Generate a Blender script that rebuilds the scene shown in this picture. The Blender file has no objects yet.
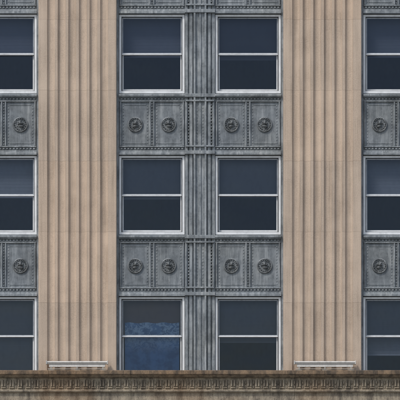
import bpy, math, random
from mathutils import Vector, Matrix
random.seed(7)
S=0.025
Z0=8.0
def X(p): return (p-200)*S
def Z(p): return Z0+(400-p)*S

scene=bpy.context.scene
scene.view_settings.view_transform='Standard'
scene.view_settings.look='None'
scene.view_settings.exposure=0

# ---------------------------------------------------------------- materials
def newmat(name):
    m=bpy.data.materials.new(name); m.use_nodes=True
    nt=m.node_tree; b=nt.nodes['Principled BSDF']
    return m,nt,b
def N(nt,t,**k):
    n=nt.nodes.new(t)
    for a,v in k.items(): setattr(n,a,v)
    return n
def coords(nt,scale=(1,1,1)):
    tc=N(nt,'ShaderNodeTexCoord'); mp=N(nt,'ShaderNodeMapping')
    mp.inputs['Scale'].default_value=scale
    nt.links.new(tc.outputs['Object'],mp.inputs['Vector'])
    return mp.outputs['Vector']
def noise(nt,vec,scale,detail=6,rough=0.6,dist=0.0):
    n=N(nt,'ShaderNodeTexNoise'); n.inputs['Scale'].default_value=scale
    n.inputs['Detail'].default_value=min(detail,4); n.inputs['Roughness'].default_value=rough
    n.inputs['Distortion'].default_value=dist
    nt.links.new(vec,n.inputs['Vector']); return n.outputs['Fac']
def ramp(nt,fac,stops):
    r=N(nt,'ShaderNodeValToRGB'); e=r.color_ramp.elements
    while len(e)<len(stops): e.new(0.5)
    for i,(p,c) in enumerate(stops):
        e[i].position=p; e[i].color=(c[0],c[1],c[2],1) if not isinstance(c,(int,float)) else (c,c,c,1)
    nt.links.new(fac,r.inputs['Fac']); return r.outputs['Color']
def mix(nt,a,b,fac,mode='MIX'):
    m=N(nt,'ShaderNodeMix',data_type='RGBA',blend_type=mode)
    def put(sock,v):
        if isinstance(v,(tuple,list)): sock.default_value=(v[0],v[1],v[2],1)
        elif isinstance(v,(int,float)): sock.default_value=v
        else: nt.links.new(v,sock)
    put(m.inputs[0],fac); put(m.inputs[6],a); put(m.inputs[7],b)
    return m.outputs[2]
def bump(nt,b,h,strength=0.3,dist=0.01):
    n=N(nt,'ShaderNodeBump'); n.inputs['Strength'].default_value=strength
    n.inputs['Distance'].default_value=dist
    nt.links.new(h,n.inputs['Height']); nt.links.new(n.outputs['Normal'],b.inputs['Normal'])

def mat_stone(name,base,dark,tintatt=True,streak=0.5):
    m,nt,b=newmat(name)
    v=coords(nt); vs=coords(nt,(9,9,0.3))
    fine=noise(nt,v,38,4,0.85)
    blot=noise(nt,v,1.1,6,0.6)
    st=noise(nt,vs,1.2,6,0.65)
    c=mix(nt,base,dark,ramp(nt,fine,[(0.42,0),(0.64,0.85)]))
    c=mix(nt,c,tuple(x*0.6 for x in dark),ramp(nt,st,[(0.44,0),(0.72,streak)]))
    c=mix(nt,c,tuple(min(1,x*1.12) for x in base),ramp(nt,blot,[(0.42,0),(0.7,0.65)]))
    if tintatt:
        a=N(nt,'ShaderNodeAttribute',attribute_name='tint')
        c=mix(nt,c,a.outputs['Color'],1.0,'MULTIPLY')
    nt.links.new(c,b.inputs['Base Color'])
    b.inputs['Roughness'].default_value=0.85
    bump(nt,b,fine,0.6,0.008)
    return m
stone=mat_stone('fluted_terracotta',(0.63,0.50,0.385),(0.45,0.345,0.26),streak=0.6)
mortar=mat_stone('mortar',(0.36,0.28,0.21),(0.26,0.20,0.15),False)
basestone=mat_stone('base_stone',(0.36,0.30,0.22),(0.22,0.18,0.13),False)

def mat_cornice():
    m,nt,b=newmat('stained_cornice_stone')
    v=coords(nt); vs=coords(nt,(3.5,3.5,0.9))
    fine=noise(nt,v,45,5,0.75); st=noise(nt,vs,1.7,8,0.7); big=noise(nt,v,0.45,3,0.5)
    c=mix(nt,(0.48,0.405,0.30),(0.18,0.15,0.115),ramp(nt,st,[(0.40,0),(0.63,1)]))
    c=mix(nt,c,(0.38,0.21,0.09),ramp(nt,big,[(0.5,0),(0.66,0.35)]))
    sep=N(nt,'ShaderNodeSeparateXYZ'); nt.links.new(v,sep.inputs[0])
    mr=N(nt,'ShaderNodeMapRange'); mr.inputs[1].default_value=Z(379); mr.inputs[2].default_value=Z(375)
    nt.links.new(sep.outputs['Z'],mr.inputs[0])
    c=mix(nt,c,mix(nt,(0.07,0.05,0.035),(0.27,0.155,0.075),ramp(nt,st,[(0.4,1),(0.62,0)])),mix(nt,(0,0,0),(0.7,)*3,mr.outputs[0]))
    c=mix(nt,c,(0.06,0.05,0.042),ramp(nt,fine,[(0.50,0),(0.68,0.65)]))
    nt.links.new(c,b.inputs['Base Color']); b.inputs['Roughness'].default_value=0.9
    bump(nt,b,fine,0.8,0.014); return m
cornice=mat_cornice()

def mat_metal(name,base,light,dark,k=1.0):
    m,nt,b=newmat(name)
    v=coords(nt); vs=coords(nt,(9,9,0.8))
    n1=noise(nt,v,9,7,0.7); st=noise(nt,vs,1.4,7,0.7); n2=noise(nt,v,2.1,4,0.6); f=noise(nt,v,60,4,0.7); n3=noise(nt,v,0.9,3,0.5)
    c=mix(nt,base,dark,ramp(nt,n1,[(0.45,0),(0.68,0.75*k)]))
    c=mix(nt,c,light,ramp(nt,st,[(0.47,0),(0.70,0.85*k)]))
    c=mix(nt,c,dark,ramp(nt,n2,[(0.48,0),(0.70,0.75*k)]))
    c=mix(nt,c,light,ramp(nt,f,[(0.55,0),(0.75,0.6*k)]))
    c=mix(nt,c,(1.03,1.0,0.95),ramp(nt,n3,[(0.4,0),(0.65,1)]),'MULTIPLY')
    nt.links.new(c,b.inputs['Base Color'])
    b.inputs['Roughness'].default_value=0.6; b.inputs['Metallic'].default_value=0.05
    bump(nt,b,n1,0.4,0.008); return m
metal=mat_metal('weathered_spandrel_metal',(0.19,0.212,0.228),(0.37,0.395,0.41),(0.09,0.103,0.115))
metal_lt=mat_metal('weathered_rib_metal',(0.25,0.277,0.295),(0.48,0.505,0.52),(0.105,0.12,0.133))
metal_dk=mat_metal('medallion_metal',(0.16,0.175,0.185),(0.38,0.40,0.41),(0.05,0.056,0.06))

def mat_simple(name,col,rough=0.5,metal_=0.0,var=0.12,sc=12):
    m,nt,b=newmat(name); v=coords(nt,(1,1,0.5)); n=noise(nt,v,sc,5,0.65)
    c=mix(nt,col,tuple(x*(1-var*3) for x in col),ramp(nt,n,[(0.45,0),(0.75,1)]))
    nt.links.new(c,b.inputs['Base Color']); b.inputs['Roughness'].default_value=rough
    b.inputs['Metallic'].default_value=metal_; return m
white=mat_simple('white_window_paint',(0.84,0.85,0.85),0.45,var=0.09,sc=5)
sashm=mat_simple('sash_aluminium',(0.42,0.45,0.48),0.45)
gasket=mat_simple('dark_gasket',(0.03,0.032,0.035),0.7)
room=mat_simple('room_interior',(0.04,0.046,0.06),0.9)
blindA=mat_simple('blind_navy',(0.058,0.064,0.082),0.7,var=0.05)
blindB=mat_simple('blind_grey',(0.14,0.145,0.155),0.7,var=0.05)
blindC=mat_simple('blind_brown',(0.19,0.14,0.115),0.7,var=0.05)
fixm=mat_simple('light_housing_paint',(0.74,0.71,0.66),0.5,var=0.12)
fixd=mat_simple('light_bracket_steel',(0.40,0.37,0.32),0.6)
asph=mat_simple('asphalt',(0.05,0.05,0.052),0.9)
conc=mat_simple('concrete_paving',(0.30,0.29,0.27),0.9)
kerbm=mat_simple('kerb_stone',(0.34,0.33,0.31),0.85)
paint=mat_simple('road_paint',(0.75,0.75,0.72),0.7)

def mat_glass():
    m=bpy.data.materials.new('window_glass'); m.use_nodes=True; nt=m.node_tree
    nt.nodes.clear(); out=N(nt,'ShaderNodeOutputMaterial')
    g=N(nt,'ShaderNodeBsdfGlossy'); g.inputs['Roughness'].default_value=0.02
    g.inputs['Color'].default_value=(0.68,0.80,1,1)
    t=N(nt,'ShaderNodeBsdfTransparent'); t.inputs['Color'].default_value=(0.70,0.76,0.85,1)
    f=N(nt,'ShaderNodeFresnel'); f.inputs['IOR'].default_value=1.5
    mx=N(nt,'ShaderNodeMixShader')
    v=coords(nt); n=noise(nt,v,1.5,1,0.4)
    bp=N(nt,'ShaderNodeBump'); bp.inputs['Strength'].default_value=0.3; bp.inputs['Distance'].default_value=0.03
    nt.links.new(n,bp.inputs['Height']); nt.links.new(bp.outputs['Normal'],g.inputs['Normal'])
    nt.links.new(f.outputs[0],mx.inputs[0]); nt.links.new(t.outputs[0],mx.inputs[1]); nt.links.new(g.outputs[0],mx.inputs[2])
    nt.links.new(mx.outputs[0],out.inputs['Surface']); return m
glass=mat_glass()

def mat_blue_sheet():  # mottled blue for one window, with a paler pattern towards the top
    m,nt,b=newmat('patterned_blue_sheet')
    v=coords(nt)
    n=noise(nt,v,3.5,3,0.6); lf=noise(nt,v,9,4,0.7,1.0)
    c=mix(nt,(0.11,0.24,0.42),(0.06,0.14,0.27),ramp(nt,n,[(0.42,0),(0.6,1)]))
    sep=N(nt,'ShaderNodeSeparateXYZ'); nt.links.new(v,sep.inputs[0])
    mr=N(nt,'ShaderNodeMapRange'); mr.inputs[1].default_value=Z(352); mr.inputs[2].default_value=Z(330)
    nt.links.new(sep.outputs['Z'],mr.inputs[0])
    dots=ramp(nt,lf,[(0.45,0.15),(0.55,0.95)])
    fac=mix(nt,(0,0,0),dots,mr.outputs[0])
    c=mix(nt,c,(0.48,0.62,0.72),fac)
    nt.links.new(c,b.inputs['Base Color']); b.inputs['Roughness'].default_value=0.9
    return m
blue_sheet=mat_blue_sheet()

# ---------------------------------------------------------------- mesh builder
building=bpy.data.objects.new('office_building',None); scene.collection.objects.link(building)
class MB:
    def __init__(s): s.v=[]; s.f=[]; s.t=[]; s.sm=[]
    def add(s,vs,fs,t=(1,1,1),smooth=False):
        o=len(s.v); s.v+=vs
        for f in fs: s.f.append([i+o for i in f]); s.t.append(t); s.sm.append(smooth)
    def box(s,x0,x1,y0,y1,z0,z1,t=(1,1,1),bev=0.0):
        if x0>x1:x0,x1=x1,x0
        if z0>z1:z0,z1=z1,z0
        if y0>y1:y0,y1=y1,y0
        if bev>0:   # chamfer the front (y0) edges
            b=min(bev,(x1-x0)*.4,(z1-z0)*.4,(y1-y0)*.6)
            vs=[(x0+b,y0,z0+b),(x1-b,y0,z0+b),(x1-b,y0,z1-b),(x0+b,y0,z1-b),
                (x0,y0+b,z0),(x1,y0+b,z0),(x1,y0+b,z1),(x0,y0+b,z1),
                (x0,y1,z0),(x1,y1,z0),(x1,y1,z1),(x0,y1,z1)]
            fs=[(0,1,2,3),(0,4,5,1),(1,5,6,2),(2,6,7,3),(3,7,4,0),
                (4,8,9,5),(5,9,10,6),(6,10,11,7),(7,11,8,4),(8,11,10,9)]
        else:
            vs=[(x0,y0,z0),(x1,y0,z0),(x1,y1,z0),(x0,y1,z0),(x0,y0,z1),(x1,y0,z1),(x1,y1,z1),(x0,y1,z1)]
            fs=[(0,3,2,1),(4,5,6,7),(0,1,5,4),(1,2,6,5),(2,3,7,6),(3,0,4,7)]
        s.add(vs,fs,t)
    def vprism(s,prof,z0,z1,t=(1,1,1)):   # profile of (x,y), extruded in z
        n=len(prof)
        vs=[(x,y,z0) for x,y in prof]+[(x,y,z1) for x,y in prof]
        fs=[(i,(i+1)%n,(i+1)%n+n,i+n) for i in range(n)]
        fs+= [tuple(range(n-1,-1,-1)),tuple(range(n,2*n))]
        s.add(vs,fs,t)
    def hprism(s,prof,x0,x1,t=(1,1,1)):   # profile of (y,z), extruded in x
        n=len(prof)
        vs=[(x0,y,z) for y,z in prof]+[(x1,y,z) for y,z in prof]
        fs=[(i,i+n,(i+1)%n+n,(i+1)%n) for i in range(n)]
        fs+= [tuple(range(n)),tuple(range(2*n-1,n-1,-1))]
        s.add(vs,fs,t)
    def ball(s,c,r,seg=8,rings=5,rot=0):
        vs=[];fs=[]
        ca,sa=math.cos(rot),math.sin(rot)
        for i in range(rings+1):
            ph=math.pi*i/rings
            for j in range(seg):
                th=2*math.pi*j/seg
                x=r[0]*math.sin(ph)*math.cos(th); z=r[2]*math.sin(ph)*math.sin(th); y=-r[1]*math.cos(ph)
                vs.append((c[0]+x*ca-z*sa,c[1]+y,c[2]+x*sa+z*ca))
        for i in range(rings):
            for j in range(seg):
                a=i*seg+j;b=i*seg+(j+1)%seg
                fs.append((a,b,b+seg,a+seg))
        s.add(vs,fs,(1,1,1),True)
    def torus(s,c,R,r,seg=28,k=8):
        vs=[];fs=[]
        for i in range(seg):
            a=2*math.pi*i/seg
            for j in range(k):
                b=2*math.pi*j/k; rr=R+r*math.cos(b)
                vs.append((c[0]+rr*math.cos(a),c[1]+r*math.sin(b),c[2]+rr*math.sin(a)))
        for i in range(seg):
            for j in range(k):
                p=i*k;q=((i+1)%seg)*k
                fs.append((p+j,q+j,q+(j+1)%k,p+(j+1)%k))
        s.add(vs,fs,(1,1,1),True)
    def mesh(s,name,mat):
        me=bpy.data.meshes.new(name); me.from_pydata(s.v,[],s.f); me.materials.append(mat)
        at=me.color_attributes.new('tint','FLOAT_COLOR','CORNER')
        for p in me.polygons:
            t=s.t[p.index]
            for l in p.loop_indices: at.data[l].color=(t[0],t[1],t[2],1)
            p.use_smooth=s.sm[p.index]
        import bmesh
        bm=bmesh.new(); bm.from_mesh(me); bmesh.ops.recalc_face_normals(bm,faces=bm.faces); bm.to_mesh(me); bm.free()
        return me
    def obj(s,name,mat,parent=building):
        o=bpy.data.objects.new(name,s.mesh(name,mat)); scene.collection.objects.link(o)
        if parent: o.parent=parent
        return o

PITCH=141.7; BAY=245
rows=[-2,-1,0,1,2]; bays=[-2,-1,0,1,2]
def wtop(r): return 12+PITCH*r
def wbot(r): return 92+PITCH*r
ZTOP=Z(-345); ZB=Z(371)

# ---------------------------------------------------------------- piers
flw=10.6; half=39; nfl=6; st=-flw*nfl/2
def pier_profile(cx,dy=0.0,inset=0.0):
    P=[(-half*S+inset,0.7),(-half*S+inset,0.0+dy+0.015),(-half*S+0.015+inset,dy)]
    for i in range(nfl):
        a=(st+i*flw+1.4)*S; b=(st+(i+1)*flw-1.4)*S
        for k in range(13):
            th=math.pi*k/12
            P.append(((a+b)/2-(b-a)/2*math.cos(th), dy+0.07*math.sin(th)**0.8))
    P+= [(half*S-0.015-inset,dy),(half*S-inset,dy+0.015),(half*S-inset,0.7)]
    return [(cx+x,y) for x,y in P]
mb=MB(); mm=MB()
levels=[]
for h in range(0,12): levels.append(90+PITCH*2-PITCH/2*h)
levels=[371]+[l for l in levels if l<365 and l>-340]+[-345]
for k in range(-3,3):
    cx=X(322.5+BAY*k)
    mm.vprism(pier_profile(cx,0.004,0.004),ZB-0.05,ZTOP-0.02)
    for a,b in zip(levels[:-1],levels[1:]):
        w=random.uniform(0.93,1.04); q=random.uniform(-0.015,0.015)
        mb.vprism(pier_profile(cx+random.uniform(-.001,.001),random.uniform(0,0.001)),Z(a)+0.0015,Z(b)-0.0015,(w+q,w,w-q))
mb.obj('fluted_piers',stone); mm.obj('pier_mortar',mortar)

# ---------------------------------------------------------------- metalwork
field=MB(); rib=MB()
def beads(M,x0,x1,py,pitch,w,h,y0,y1):
    n=int(round((x1-x0)/pitch))
    for i in range(n):
        c=x0+(x1-x0)*(i+0.5)/n
        M.box(X(c-w/2),X(c+w/2),y0,y1,Z(py+h),Z(py),bev=0.006)
def vbeads(M,px,y0p,y1p,pitch,w,h,y0,y1):
    n=int(round((y1p-y0p)/pitch))
    for i in range(n):
        c=y0p+(y1p-y0p)*(i+0.5)/n
        M.box(X(px-w/2),X(px+w/2),y0,y1,Z(c+h/2),Z(c-h/2),bev=0.006)
FY=0.20
med_pos=[]
for b in bays:
    c=200+BAY*b
    prof=[(-15,0.7),(-15,0.17),(-12.2,0.17),(-12.2,0.215),(-10.6,0.215),(-10.6,0.15),(-7.6,0.15),(-7.6,0.21),(-6.4,0.21),
          (-6.4,0.10),(-4.6,0.10),(-4.6,0.16),(-0.9,0.16),(-0.9,0.13),(0.9,0.13),(0.9,0.16),(4.6,0.16),(4.6,0.10),(6.4,0.10),
          (6.4,0.21),(7.6,0.21),(7.6,0.15),(10.6,0.15),(10.6,0.215),(12.2,0.215),(12.2,0.17),(15,0.17),(15,0.7)]
    rib.vprism([(X(c+x),y) for x,y in prof],ZB-0.05,ZTOP-0.3)
    for sx in (-1,1):
        rib.box(X(c+sx*83.6),X(c+sx*81.6),0.17,0.66,ZB-0.05,ZTOP-0.31)
    for r in [-3]+rows[:-1]:
        t=wbot(r); e=wtop(r+1)
        if r==-3: t=-340+2
        for sx in (-1,1):
            xi=c+sx*14.5; xo=c+sx*81.8
            xa,xb=min(xi,xo),max(xi,xo)
            field.box(X(xa),X(xb),FY,0.66,Z(e-0.5),Z(t+0.5))
            zt=Z(t); rib.hprism([(0.66,zt+0.004),(0.24,zt+0.004),(0.09,zt-0.03),(0.09,zt-0.075),(0.125,zt-0.085),(0.125,zt-0.105),(0.66,zt-0.105)],X(xa)+0.01,X(xb)-0.01)
            ze=Z(e); rib.hprism([(0.655,ze),(0.13,ze),(0.13,ze+0.05),(0.16,ze+0.075),(0.16,ze+0.115),(0.655,ze+0.115)],X(xa)+0.01,X(xb)-0.01)
            if r==-3: continue
            rib.box(X(xa+1),X(xb-1),0.15,FY+.01,Z(t+8.5),Z(t+7.2),bev=0.008)
            rib.box(X(xa+1),X(xb-1),0.15,FY+.01,Z(e-7.5),Z(e-8.8),bev=0.008)
            beads(rib,xa+1.5,xb-1.5,t+4.9,3.35,1.9,1.5,0.16,FY+.01)
            beads(rib,xa+1.5,xb-1.5,e-6.9,3.35,1.9,1.5,0.16,FY+.01)
            mid=(xa+xb)/2
            for vx in (xa+2.2,mid-1.9,mid+1.9,xb-2.2):
                rib.box(X(vx-0.65),X(vx+0.65),0.153,FY+.012,Z(e-8.9),Z(t+8.5),bev=0.008)
            vbeads(rib,mid,t+9,e-9,3.0,0.9,1.5,0.17,FY+.01)
            for px in (xa+4.8,xb-4.8,mid-4.6,mid+4.6):
                vbeads(rib,px,t+10.5,e-10.5,3.1,1.0,1.1,0.187,FY+.01)
            for a,bb in ((xa+6.0,mid-5.8),(mid+5.8,xb-6.0)):
                for py in (t+11.2,e-12):
                    rib.box(X(a),X(bb),0.186,FY+.01,Z(py+0.7),Z(py),bev=0.006)
                med_pos.append((X((a+bb)/2),Z((t+e)/2+0.4)))
        if r==-3: continue
        for py in (t+0.3,e-4.3):
            rib.box(X(c-15.3),X(c+15.3),0.088,0.22,Z(py+4.0),Z(py+0.4),bev=0.01)
        for py in (t+7,e-9.2):
            rib.box(X(c-14.2),X(c+14.2),0.093,0.22,Z(py+1.6),Z(py),bev=0.008)
        for px in (c-11.4,c+11.4,c-2.8,c+2.8):
            vbeads(rib,px,t+10,e-10.5,3.1,1.1,1.2,0.15,0.218)
        for px in (c-13.6,c+13.6):
            rib.box(X(px-0.6),X(px+0.6),0.123,0.2,Z(e-9.4),Z(t+8.8),bev=0.008)
    field.box(X(c-82),X(c+82),0.12,0.66,Z(-338.5),ZTOP-0.02)
field.obj('spandrel_panels',metal); rib.obj('mullions_and_ribs',metal_lt)

# medallions
def disc(M,R,y0,y1,seg=28):
    vs=[(R*math.cos(2*math.pi*i/seg),y0,R*math.sin(2*math.pi*i/seg)) for i in range(seg)]+[(R*1.04*math.cos(2*math.pi*i/seg),y1,R*1.04*math.sin(2*math.pi*i/seg)) for i in range(seg)]
    M.add(vs,[tuple(range(seg))]+[(i,(i+1)%seg,(i+1)%seg+seg,i+seg) for i in range(seg)])
mmes=[]
for vv in range(3):
    m=MB()
    disc(m,0.165,-0.008,0.012)
    m.torus((0,-0.014,0),0.168,0.020)
    for i in range(16):
        a=2*math.pi*i/16+random.uniform(-.08,.08)
        m.ball((0.133*math.cos(a),-0.016,0.133*math.sin(a)),(0.026,0.024,0.012),rot=a+0.9,seg=7,rings=4)
    m.ball((0.005,-0.02,0.028),(0.042,0.06,0.048))
    m.ball((-0.012,-0.015,-0.042),(0.066,0.045,0.036),rot=0.25)
    m.ball((0.048,-0.02,0.02),(0.022,0.036,0.016),rot=-0.5)
    m.ball((-0.05,-0.015,0.03),(0.018,0.03,0.045),rot=0.35)
    m.ball((0.015,-0.015,0.078),(0.055,0.03,0.018),rot=-0.2)
    for i in range(5):
        a=random.uniform(0,6.28)
        m.ball((0.085*math.cos(a),-0.012,0.085*math.sin(a)),(0.024,0.024,0.012),rot=a+1.4,seg=7,rings=4)
    mmes.append(m.mesh('medallion',metal_dk))
for i,(x,z) in enumerate(med_pos):
    o=bpy.data.objects.new('medallion_%d'%(i+1),mmes[i%3]); scene.collection.objects.link(o)
    o.parent=building; o.location=(x,FY-0.001,z); o.rotation_euler=(0,random.uniform(-.15,.15),0); sg=-1 if i%2 else 1
    o.scale=(1.03*sg,1.3,1.03)

# ---------------------------------------------------------------- windows
W=MB(); SA=MB(); G=MB(); GK=MB()
BL={'A':MB(),'B':MB(),'C':MB()}
CU=MB()
def ring(M,xa,xb,ta,tb,wl,y0,y1,wt=None,wb=None,bev=0.004):
    wt=wl if wt is None else wt; wb=wl if wb is None else wb
    M.box(X(xa),X(xa+wl),y0,y1,Z(tb),Z(ta),bev=bev); M.box(X(xb-wl),X(xb),y0,y1,Z(tb),Z(ta),bev=bev)
    M.box(X(xa+wl),X(xb-wl),y0+.001,y1,Z(ta+wt),Z(ta),bev=bev); M.box(X(xa+wl),X(xb-wl),y0+.001,y1,Z(tb),Z(tb-wb),bev=bev)
def pane(xa,xb,ta,tb,y):
    dx=random.uniform(-.004,.004); dz=random.uniform(-.004,.004)
    G.add([(X(xa),y-dx-dz,Z(tb)),(X(xb),y+dx-dz,Z(tb)),(X(xb),y+dx+dz,Z(ta)),(X(xa),y-dx+dz,Z(ta))],[(0,1,2,3)])
def blind(kind,xa,xb,ta,tb,open_=0.5):
    M=BL[kind]; z=Z(ta); zb=Z(tb); p=0.036
    M.box(X(xa),X(xb),0.50,0.54,z-0.04,z)
    z-=0.05
    sag=random.uniform(-.004,.004)
    while z>zb:
        d=0.0215; a=open_+random.uniform(-.03,.03)
        dy=d*math.cos(a); dz=d*math.sin(a)
        M.add([(X(xa),0.52-dy,z-dz+sag),(X(xb),0.52-dy,z-dz-sag),(X(xb),0.52+dy,z+dz-sag),(X(xa),0.52+dy,z+dz+sag)],[(0,1,2,3)])
        z-=p
    M.box(X(xa),X(xb),0.505,0.535,z-0.005,z+0.02)
spec={ (0,0,0):('A',0.5,1.35),(0,0,1):('A',0.53,1.4),(0,1,0):('B',0.52,1.25),(0,1,1):('B',0.5,1.35),(-1,0,1):('A',0.47,1.35),(1,0,0):('A',0.5,1.4),
       (0,2,1):('B',0.55,1.15),(-1,2,1):('B',1.0,1.2),(-1,1,1):('B',0.5,1.25),(1,1,0):('B',0.48,1.3),(1,2,0):('B',0.72,1.15)}
for b in bays:
    for r in rows:
        for s_ in (0,1):
            c=200+BAY*b
            xa,xb=(c-81.2,c-15.4) if s_==0 else (c+15.4,c+81.2)
            ta,tb=wtop(r)+0.6,wbot(r)-0.3
            mid=(ta+tb)/2-0.6
            ring(W,xa,xb,ta,tb,2.3,0.215,0.40,wt=2.0,wb=2.4)
            ring(GK,xa+2.2,xb-2.2,ta+1.9,tb-2.3,0.7,0.262,0.42)
            ring(SA,xa+2.9,xb-2.9,ta+2.6,mid+1.0,1.0,0.275,0.33,wb=1.9)
            ring(W,xa+3.0,xb-3.0,mid-0.2,tb-3.0,1.3,0.335,0.39,wt=1.4,wb=2.0)
            W.box(X(xa+2.9),X(xb-2.9),0.262,0.335,Z(mid+1.1),Z(mid-0.2),bev=0.004)
            pane(xa+3.4,xb-3.4,ta+3,mid+0.4,0.305)
            pane(xa+3.6,xb-3.6,mid+0.6,tb-3.6,0.365)
            k=spec.get((b,r,s_))
            if k is None: k=(random.choice('AAB'),random.choice([0.5,0.5,0.45,1.0]),random.uniform(1.2,1.4))
            if (b,r,s_)==(0,2,0):
                blind('C',xa+3,xb-3,ta+1,mid+1,1.3)
                n=60; x0=X(xa+5.5);x1=X(xb-5.5); vs=[];fs=[]
                for i in range(n+1):
                    x=x0+(x1-x0)*i/n; y=0.48+0.008*math.sin(i*0.9)
                    vs+=[(x,y,Z(tb)),(x,y,Z(mid-14)+0.012*math.sin(i*0.33))]
                for i in range(n): fs.append((2*i,2*i+2,2*i+3,2*i+1))
                CU.add(vs,fs,smooth=True)  # rippled blue patterned sheet set behind the panes
            else:
                blind(k[0],xa+3,xb-3,ta+1,ta+(tb-ta)*k[1],k[2])
W.obj('window_frames',white); SA.obj('window_upper_sashes',sashm); GK.obj('window_gaskets',gasket); G.obj('window_panes',glass)
for k,mt in (('A',blindA),('B',blindB),('C',blindC)): BL[k].obj('venetian_blinds_'+k.lower(),mt)
CU.obj('window_blue_sheet',blue_sheet)

# rooms
R=MB()
x0=X(322.5-BAY*3)+0.3; x1=X(322.5+BAY*2)-0.3
for r in [-3]+rows:
    t=wbot(r)+6 if r>-3 else -320; e=wtop(r+1)-6 if r<2 else 392
    R.box(x0,x1,0.67,4.0,Z(e),Z(t))
for k in range(-3,3):
    cx=X(322.5+BAY*k); R.box(cx-0.1,cx+0.1,0.72,3.99,Z(380),Z(-300))
R.box(x0,x1,3.95,4.005,Z(385),Z(-310))
R.obj('interior_rooms',room)
C=MB(); C.box(x0-0.6,x1+0.6,4.01,18,0,ZTOP-0.5); C.box(x0-0.9,x0-0.3,0.71,4.02,0.02,ZTOP-0.5); C.box(x1+0.3,x1+0.9,0.71,4.02,0.02,ZTOP-0.5)
C.box(x0-0.29,x1+0.29,0.72,4.0,ZTOP-0.7,ZTOP-0.5)
C.obj('rear_block_walls',basestone)
Pp=MB(); Pp.hprism([(0.8,ZTOP),(-0.10,ZTOP),(-0.10,ZTOP+0.25),(-0.04,ZTOP+0.35),(-0.04,ZTOP+0.9),(-0.12,ZTOP+0.95),(-0.12,ZTOP+1.1),(0.8,ZTOP+1.1)],x0-1,x1+1)
Pp.obj('parapet',basestone)

# ---------------------------------------------------------------- cornice
K=MB()
xl,xr=x0-1.0,x1+1.0
zc=Z
prof=[(0.66,zc(371)),(-0.34,zc(371.3)),(-0.36,zc(371.9)),(-0.36,zc(375.0)),(-0.34,zc(375.7)),(-0.31,zc(376.0)),(-0.29,zc(376.9)),(-0.25,zc(377.7)),(-0.21,zc(378.1)),
      (-0.14,zc(378.3)),(-0.14,zc(390)),(-0.19,zc(390.2)),(-0.21,zc(391.2)),(-0.19,zc(392.6)),(-0.12,zc(393)),(-0.12,zc(404)),(-0.16,zc(404.5)),(-0.16,zc(409)),(0.66,zc(409))]
L=BAY*S/3
nseg=int((xr-xl)/L)+1
for i in range(nseg):
    a=xl+i*L; bb=min(xr,a+L)
    if bb-a<0.05: break
    dy=random.uniform(0,0.006)
    K.hprism([(y-dy if y<0.5 else y,z) for y,z in prof],a+0.003,bb-0.003)
K.obj('ledge_cornice',cornice)
D=MB()
pd=8.17
px=200-BAY*2.9
while px<200+BAY*2.9:
    j=lambda s=.007: random.uniform(-s,s)
    D.box(X(px-2.2)+j(),X(px-0.5)+j(),-0.20+j(),-0.13,Z(387.2)+j(),Z(380.3)+j(),bev=0.018)
    D.box(X(px+0.5)+j(),X(px+2.2)+j(),-0.20+j(),-0.13,Z(387.2)+j(),Z(380.3)+j(),bev=0.018)
    D.box(X(px-2.4),X(px+2.4),-0.19,-0.13,Z(389.0),Z(387.7),bev=0.014)
    D.ball((X(px+4.08),-0.14,Z(383.2)),(0.026,0.045,0.055))
    D.box(X(px+3.6),X(px+4.6),-0.170,-0.13,Z(388.8),Z(386.2),bev=0.01)
    px+=pd
D.obj('cornice_dentils',cornice)
KC=MB(); KC.box(xl+0.02,xr-0.02,-0.10,0.6,Z(408),Z(372)); KC.obj('cornice_core',mortar)

# ---------------------------------------------------------------- base storeys (below the picture)
B=MB(); zb=Z(409)
for k in range(-3,3):
    cx=X(322.5+BAY*k)
    B.box(cx-1.25,cx+1.25,-0.2,0.7,0.13,0.75,bev=0.02)
    zz=0.755; h=(zb-0.005-zz)/10
    for i in range(10):
        B.box(cx-1.15,cx+1.15,-0.1,0.7,zz+i*h,zz+(i+1)*h-0.008,bev=0.01)
for b in bays:
    c=X(200+BAY*b); hw=BAY*S/2-1.15
    B.box(c-hw,c+hw,-0.05,0.69,zb-1.0,zb-0.003); B.box(c-hw,c+hw,0.05,0.69,0.13,0.65)
B.obj('base_storey_piers',basestone)
F=MB(); G2=MB()
for b in bays:
    c=X(200+BAY*b); hw=BAY*S/2-1.16
    for t in (-1,-0.33,0.33,1): F.box(c+t*(hw-0.05)-0.05,c+t*(hw-0.05)+0.05,0.18,0.32,0.652,zb-1.003)
    F.box(c-hw,c+hw,0.19,0.31,3.6,3.9); F.box(c-hw,c+hw,0.19,0.31,0.653,0.75)
    G2.add([(c-hw,0.26,0.66),(c+hw,0.26,0.66),(c+hw,0.26,zb-1.01),(c-hw,0.26,zb-1.01)],[(0,1,2,3)])
F.obj('storefront_frames',metal_lt); G2.obj('storefront_glass',glass)
R2=MB(); R2.box(x0,x1,3.9,4.005,0.14,zb-0.2); R2.box(x0,x1,0.7,3.89,0.14,0.2); R2.box(x0,x1,0.7,3.89,zb-0.9,zb-0.8); R2.obj('storefront_interior',room)

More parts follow.
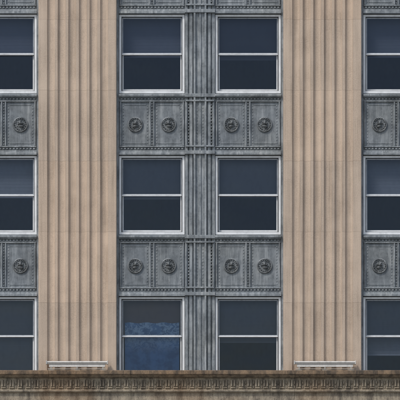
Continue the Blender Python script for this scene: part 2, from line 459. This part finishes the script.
# ---------------------------------------------------------------- linear lights on the ledge
def ledge_light(pxc):
    e=bpy.data.objects.new('ledge_floodlight',None); scene.collection.objects.link(e)
    zt=Z(371)
    e.location=(X(pxc),-0.17,zt)
    h=MB(); w=30.0*S
    h.hprism([(-0.10,0.20),(-0.085,0.225),(0.08,0.235),(0.09,0.20),(0.06,0.155),(-0.07,0.155)],-w,w)
    h.box(-w-0.02,-w,-0.11,0.10,0.145,0.24,bev=0.006); h.box(w,w+0.02,-0.11,0.10,0.145,0.24,bev=0.006)
    h.box(-w*0.93,w*0.93,-0.055,0.06,0.085,0.150)
    h.obj('housing',fixm,e)
    s=MB()
    for t in (-0.86,0,0.86):
        s.box(t*w-0.02,t*w+0.02,-0.05,0.05,0.012,0.088); s.box(t*w-0.07,t*w+0.07,-0.075,0.075,0.0,0.012)
    s.hprism([(-0.06,0.028),(-0.04,0.045),(0.0,0.045),(0.0,0.028)],-w*0.97,w*0.97)
    s.box(-w*0.5,-w*0.3,0.061,0.1,0.10,0.15)
    s.obj('brackets',fixd,e)
ledge_light(77.5); ledge_light(324.5)
for k in (-1,2): ledge_light(77.5+BAY*k)

# ---------------------------------------------------------------- street
def sheet(name,x0,x1,y0,y1,z,mat):
    me=bpy.data.meshes.new(name); me.from_pydata([(x0,y0,z),(x1,y0,z),(x1,y1,z),(x0,y1,z)],[],[(0,1,2,3)]); me.materials.append(mat)
    o=bpy.data.objects.new(name,me); scene.collection.objects.link(o); return o
sheet('ground',-1500,1500,-1500,1500,-0.004,conc)
sheet('road',-400,400,-19,-5,0.004,asph)
Mk=MB()
for i in range(-30,31): Mk.box(i*6-1.5,i*6+1.5,-12.08,-11.95,0.006,0.009)
Mk.obj('road_marking',paint,None)
Sd=MB(); Sd.box(-400,400,-4.8,0.5,-0.003,0.13); Sd.obj('pavement',conc,None)
Kb=MB(); Kb.box(-400,400,-5.0,-4.803,-0.003,0.133); Kb.box(-400,400,-19.2,-19.0,-0.003,0.133); Kb.obj('kerb',kerbm,None)

# ---------------------------------------------------------------- light
elev=math.radians(48)
w=bpy.data.worlds.new('World'); scene.world=w; w.use_nodes=True
nt=w.node_tree; bg=nt.nodes['Background']
sky=nt.nodes.new('ShaderNodeTexSky'); sky.sky_type='NISHITA'; sky.sun_disc=False
sky.sun_elevation=elev; sky.air_density=1.0; sky.dust_density=1.2
d=Vector((-0.85,-1.0,0)).normalized()
sky.sun_rotation=math.atan2(d.x,d.y)
hs=nt.nodes.new('ShaderNodeHueSaturation'); hs.inputs['Saturation'].default_value=0.7
nt.links.new(sky.outputs[0],hs.inputs['Color'])
nt.links.new(hs.outputs[0],bg.inputs['Color']); bg.inputs['Strength'].default_value=0.14
sl=bpy.data.lights.new('sun','SUN'); sl.energy=1.8; sl.angle=math.radians(11); sl.color=(1,0.95,0.89)
so=bpy.data.objects.new('sun',sl); scene.collection.objects.link(so)
dv=Vector((d.x*math.cos(elev),d.y*math.cos(elev),math.sin(elev)))
so.rotation_euler=dv.to_track_quat('Z','Y').to_euler(); so.location=(0,-20,40)

# ---------------------------------------------------------------- camera
cd=bpy.data.cameras.new('camera'); co=bpy.data.objects.new('camera',cd); scene.collection.objects.link(co)
co.location=(0,-60,4); co.rotation_euler=(math.radians(90),0,0)
cd.sensor_width=36; cd.lens=36*60/10.0; cd.shift_y=(Z0+5-4)/10.0; cd.clip_end=5000; cd.clip_start=0.5
scene.camera=co
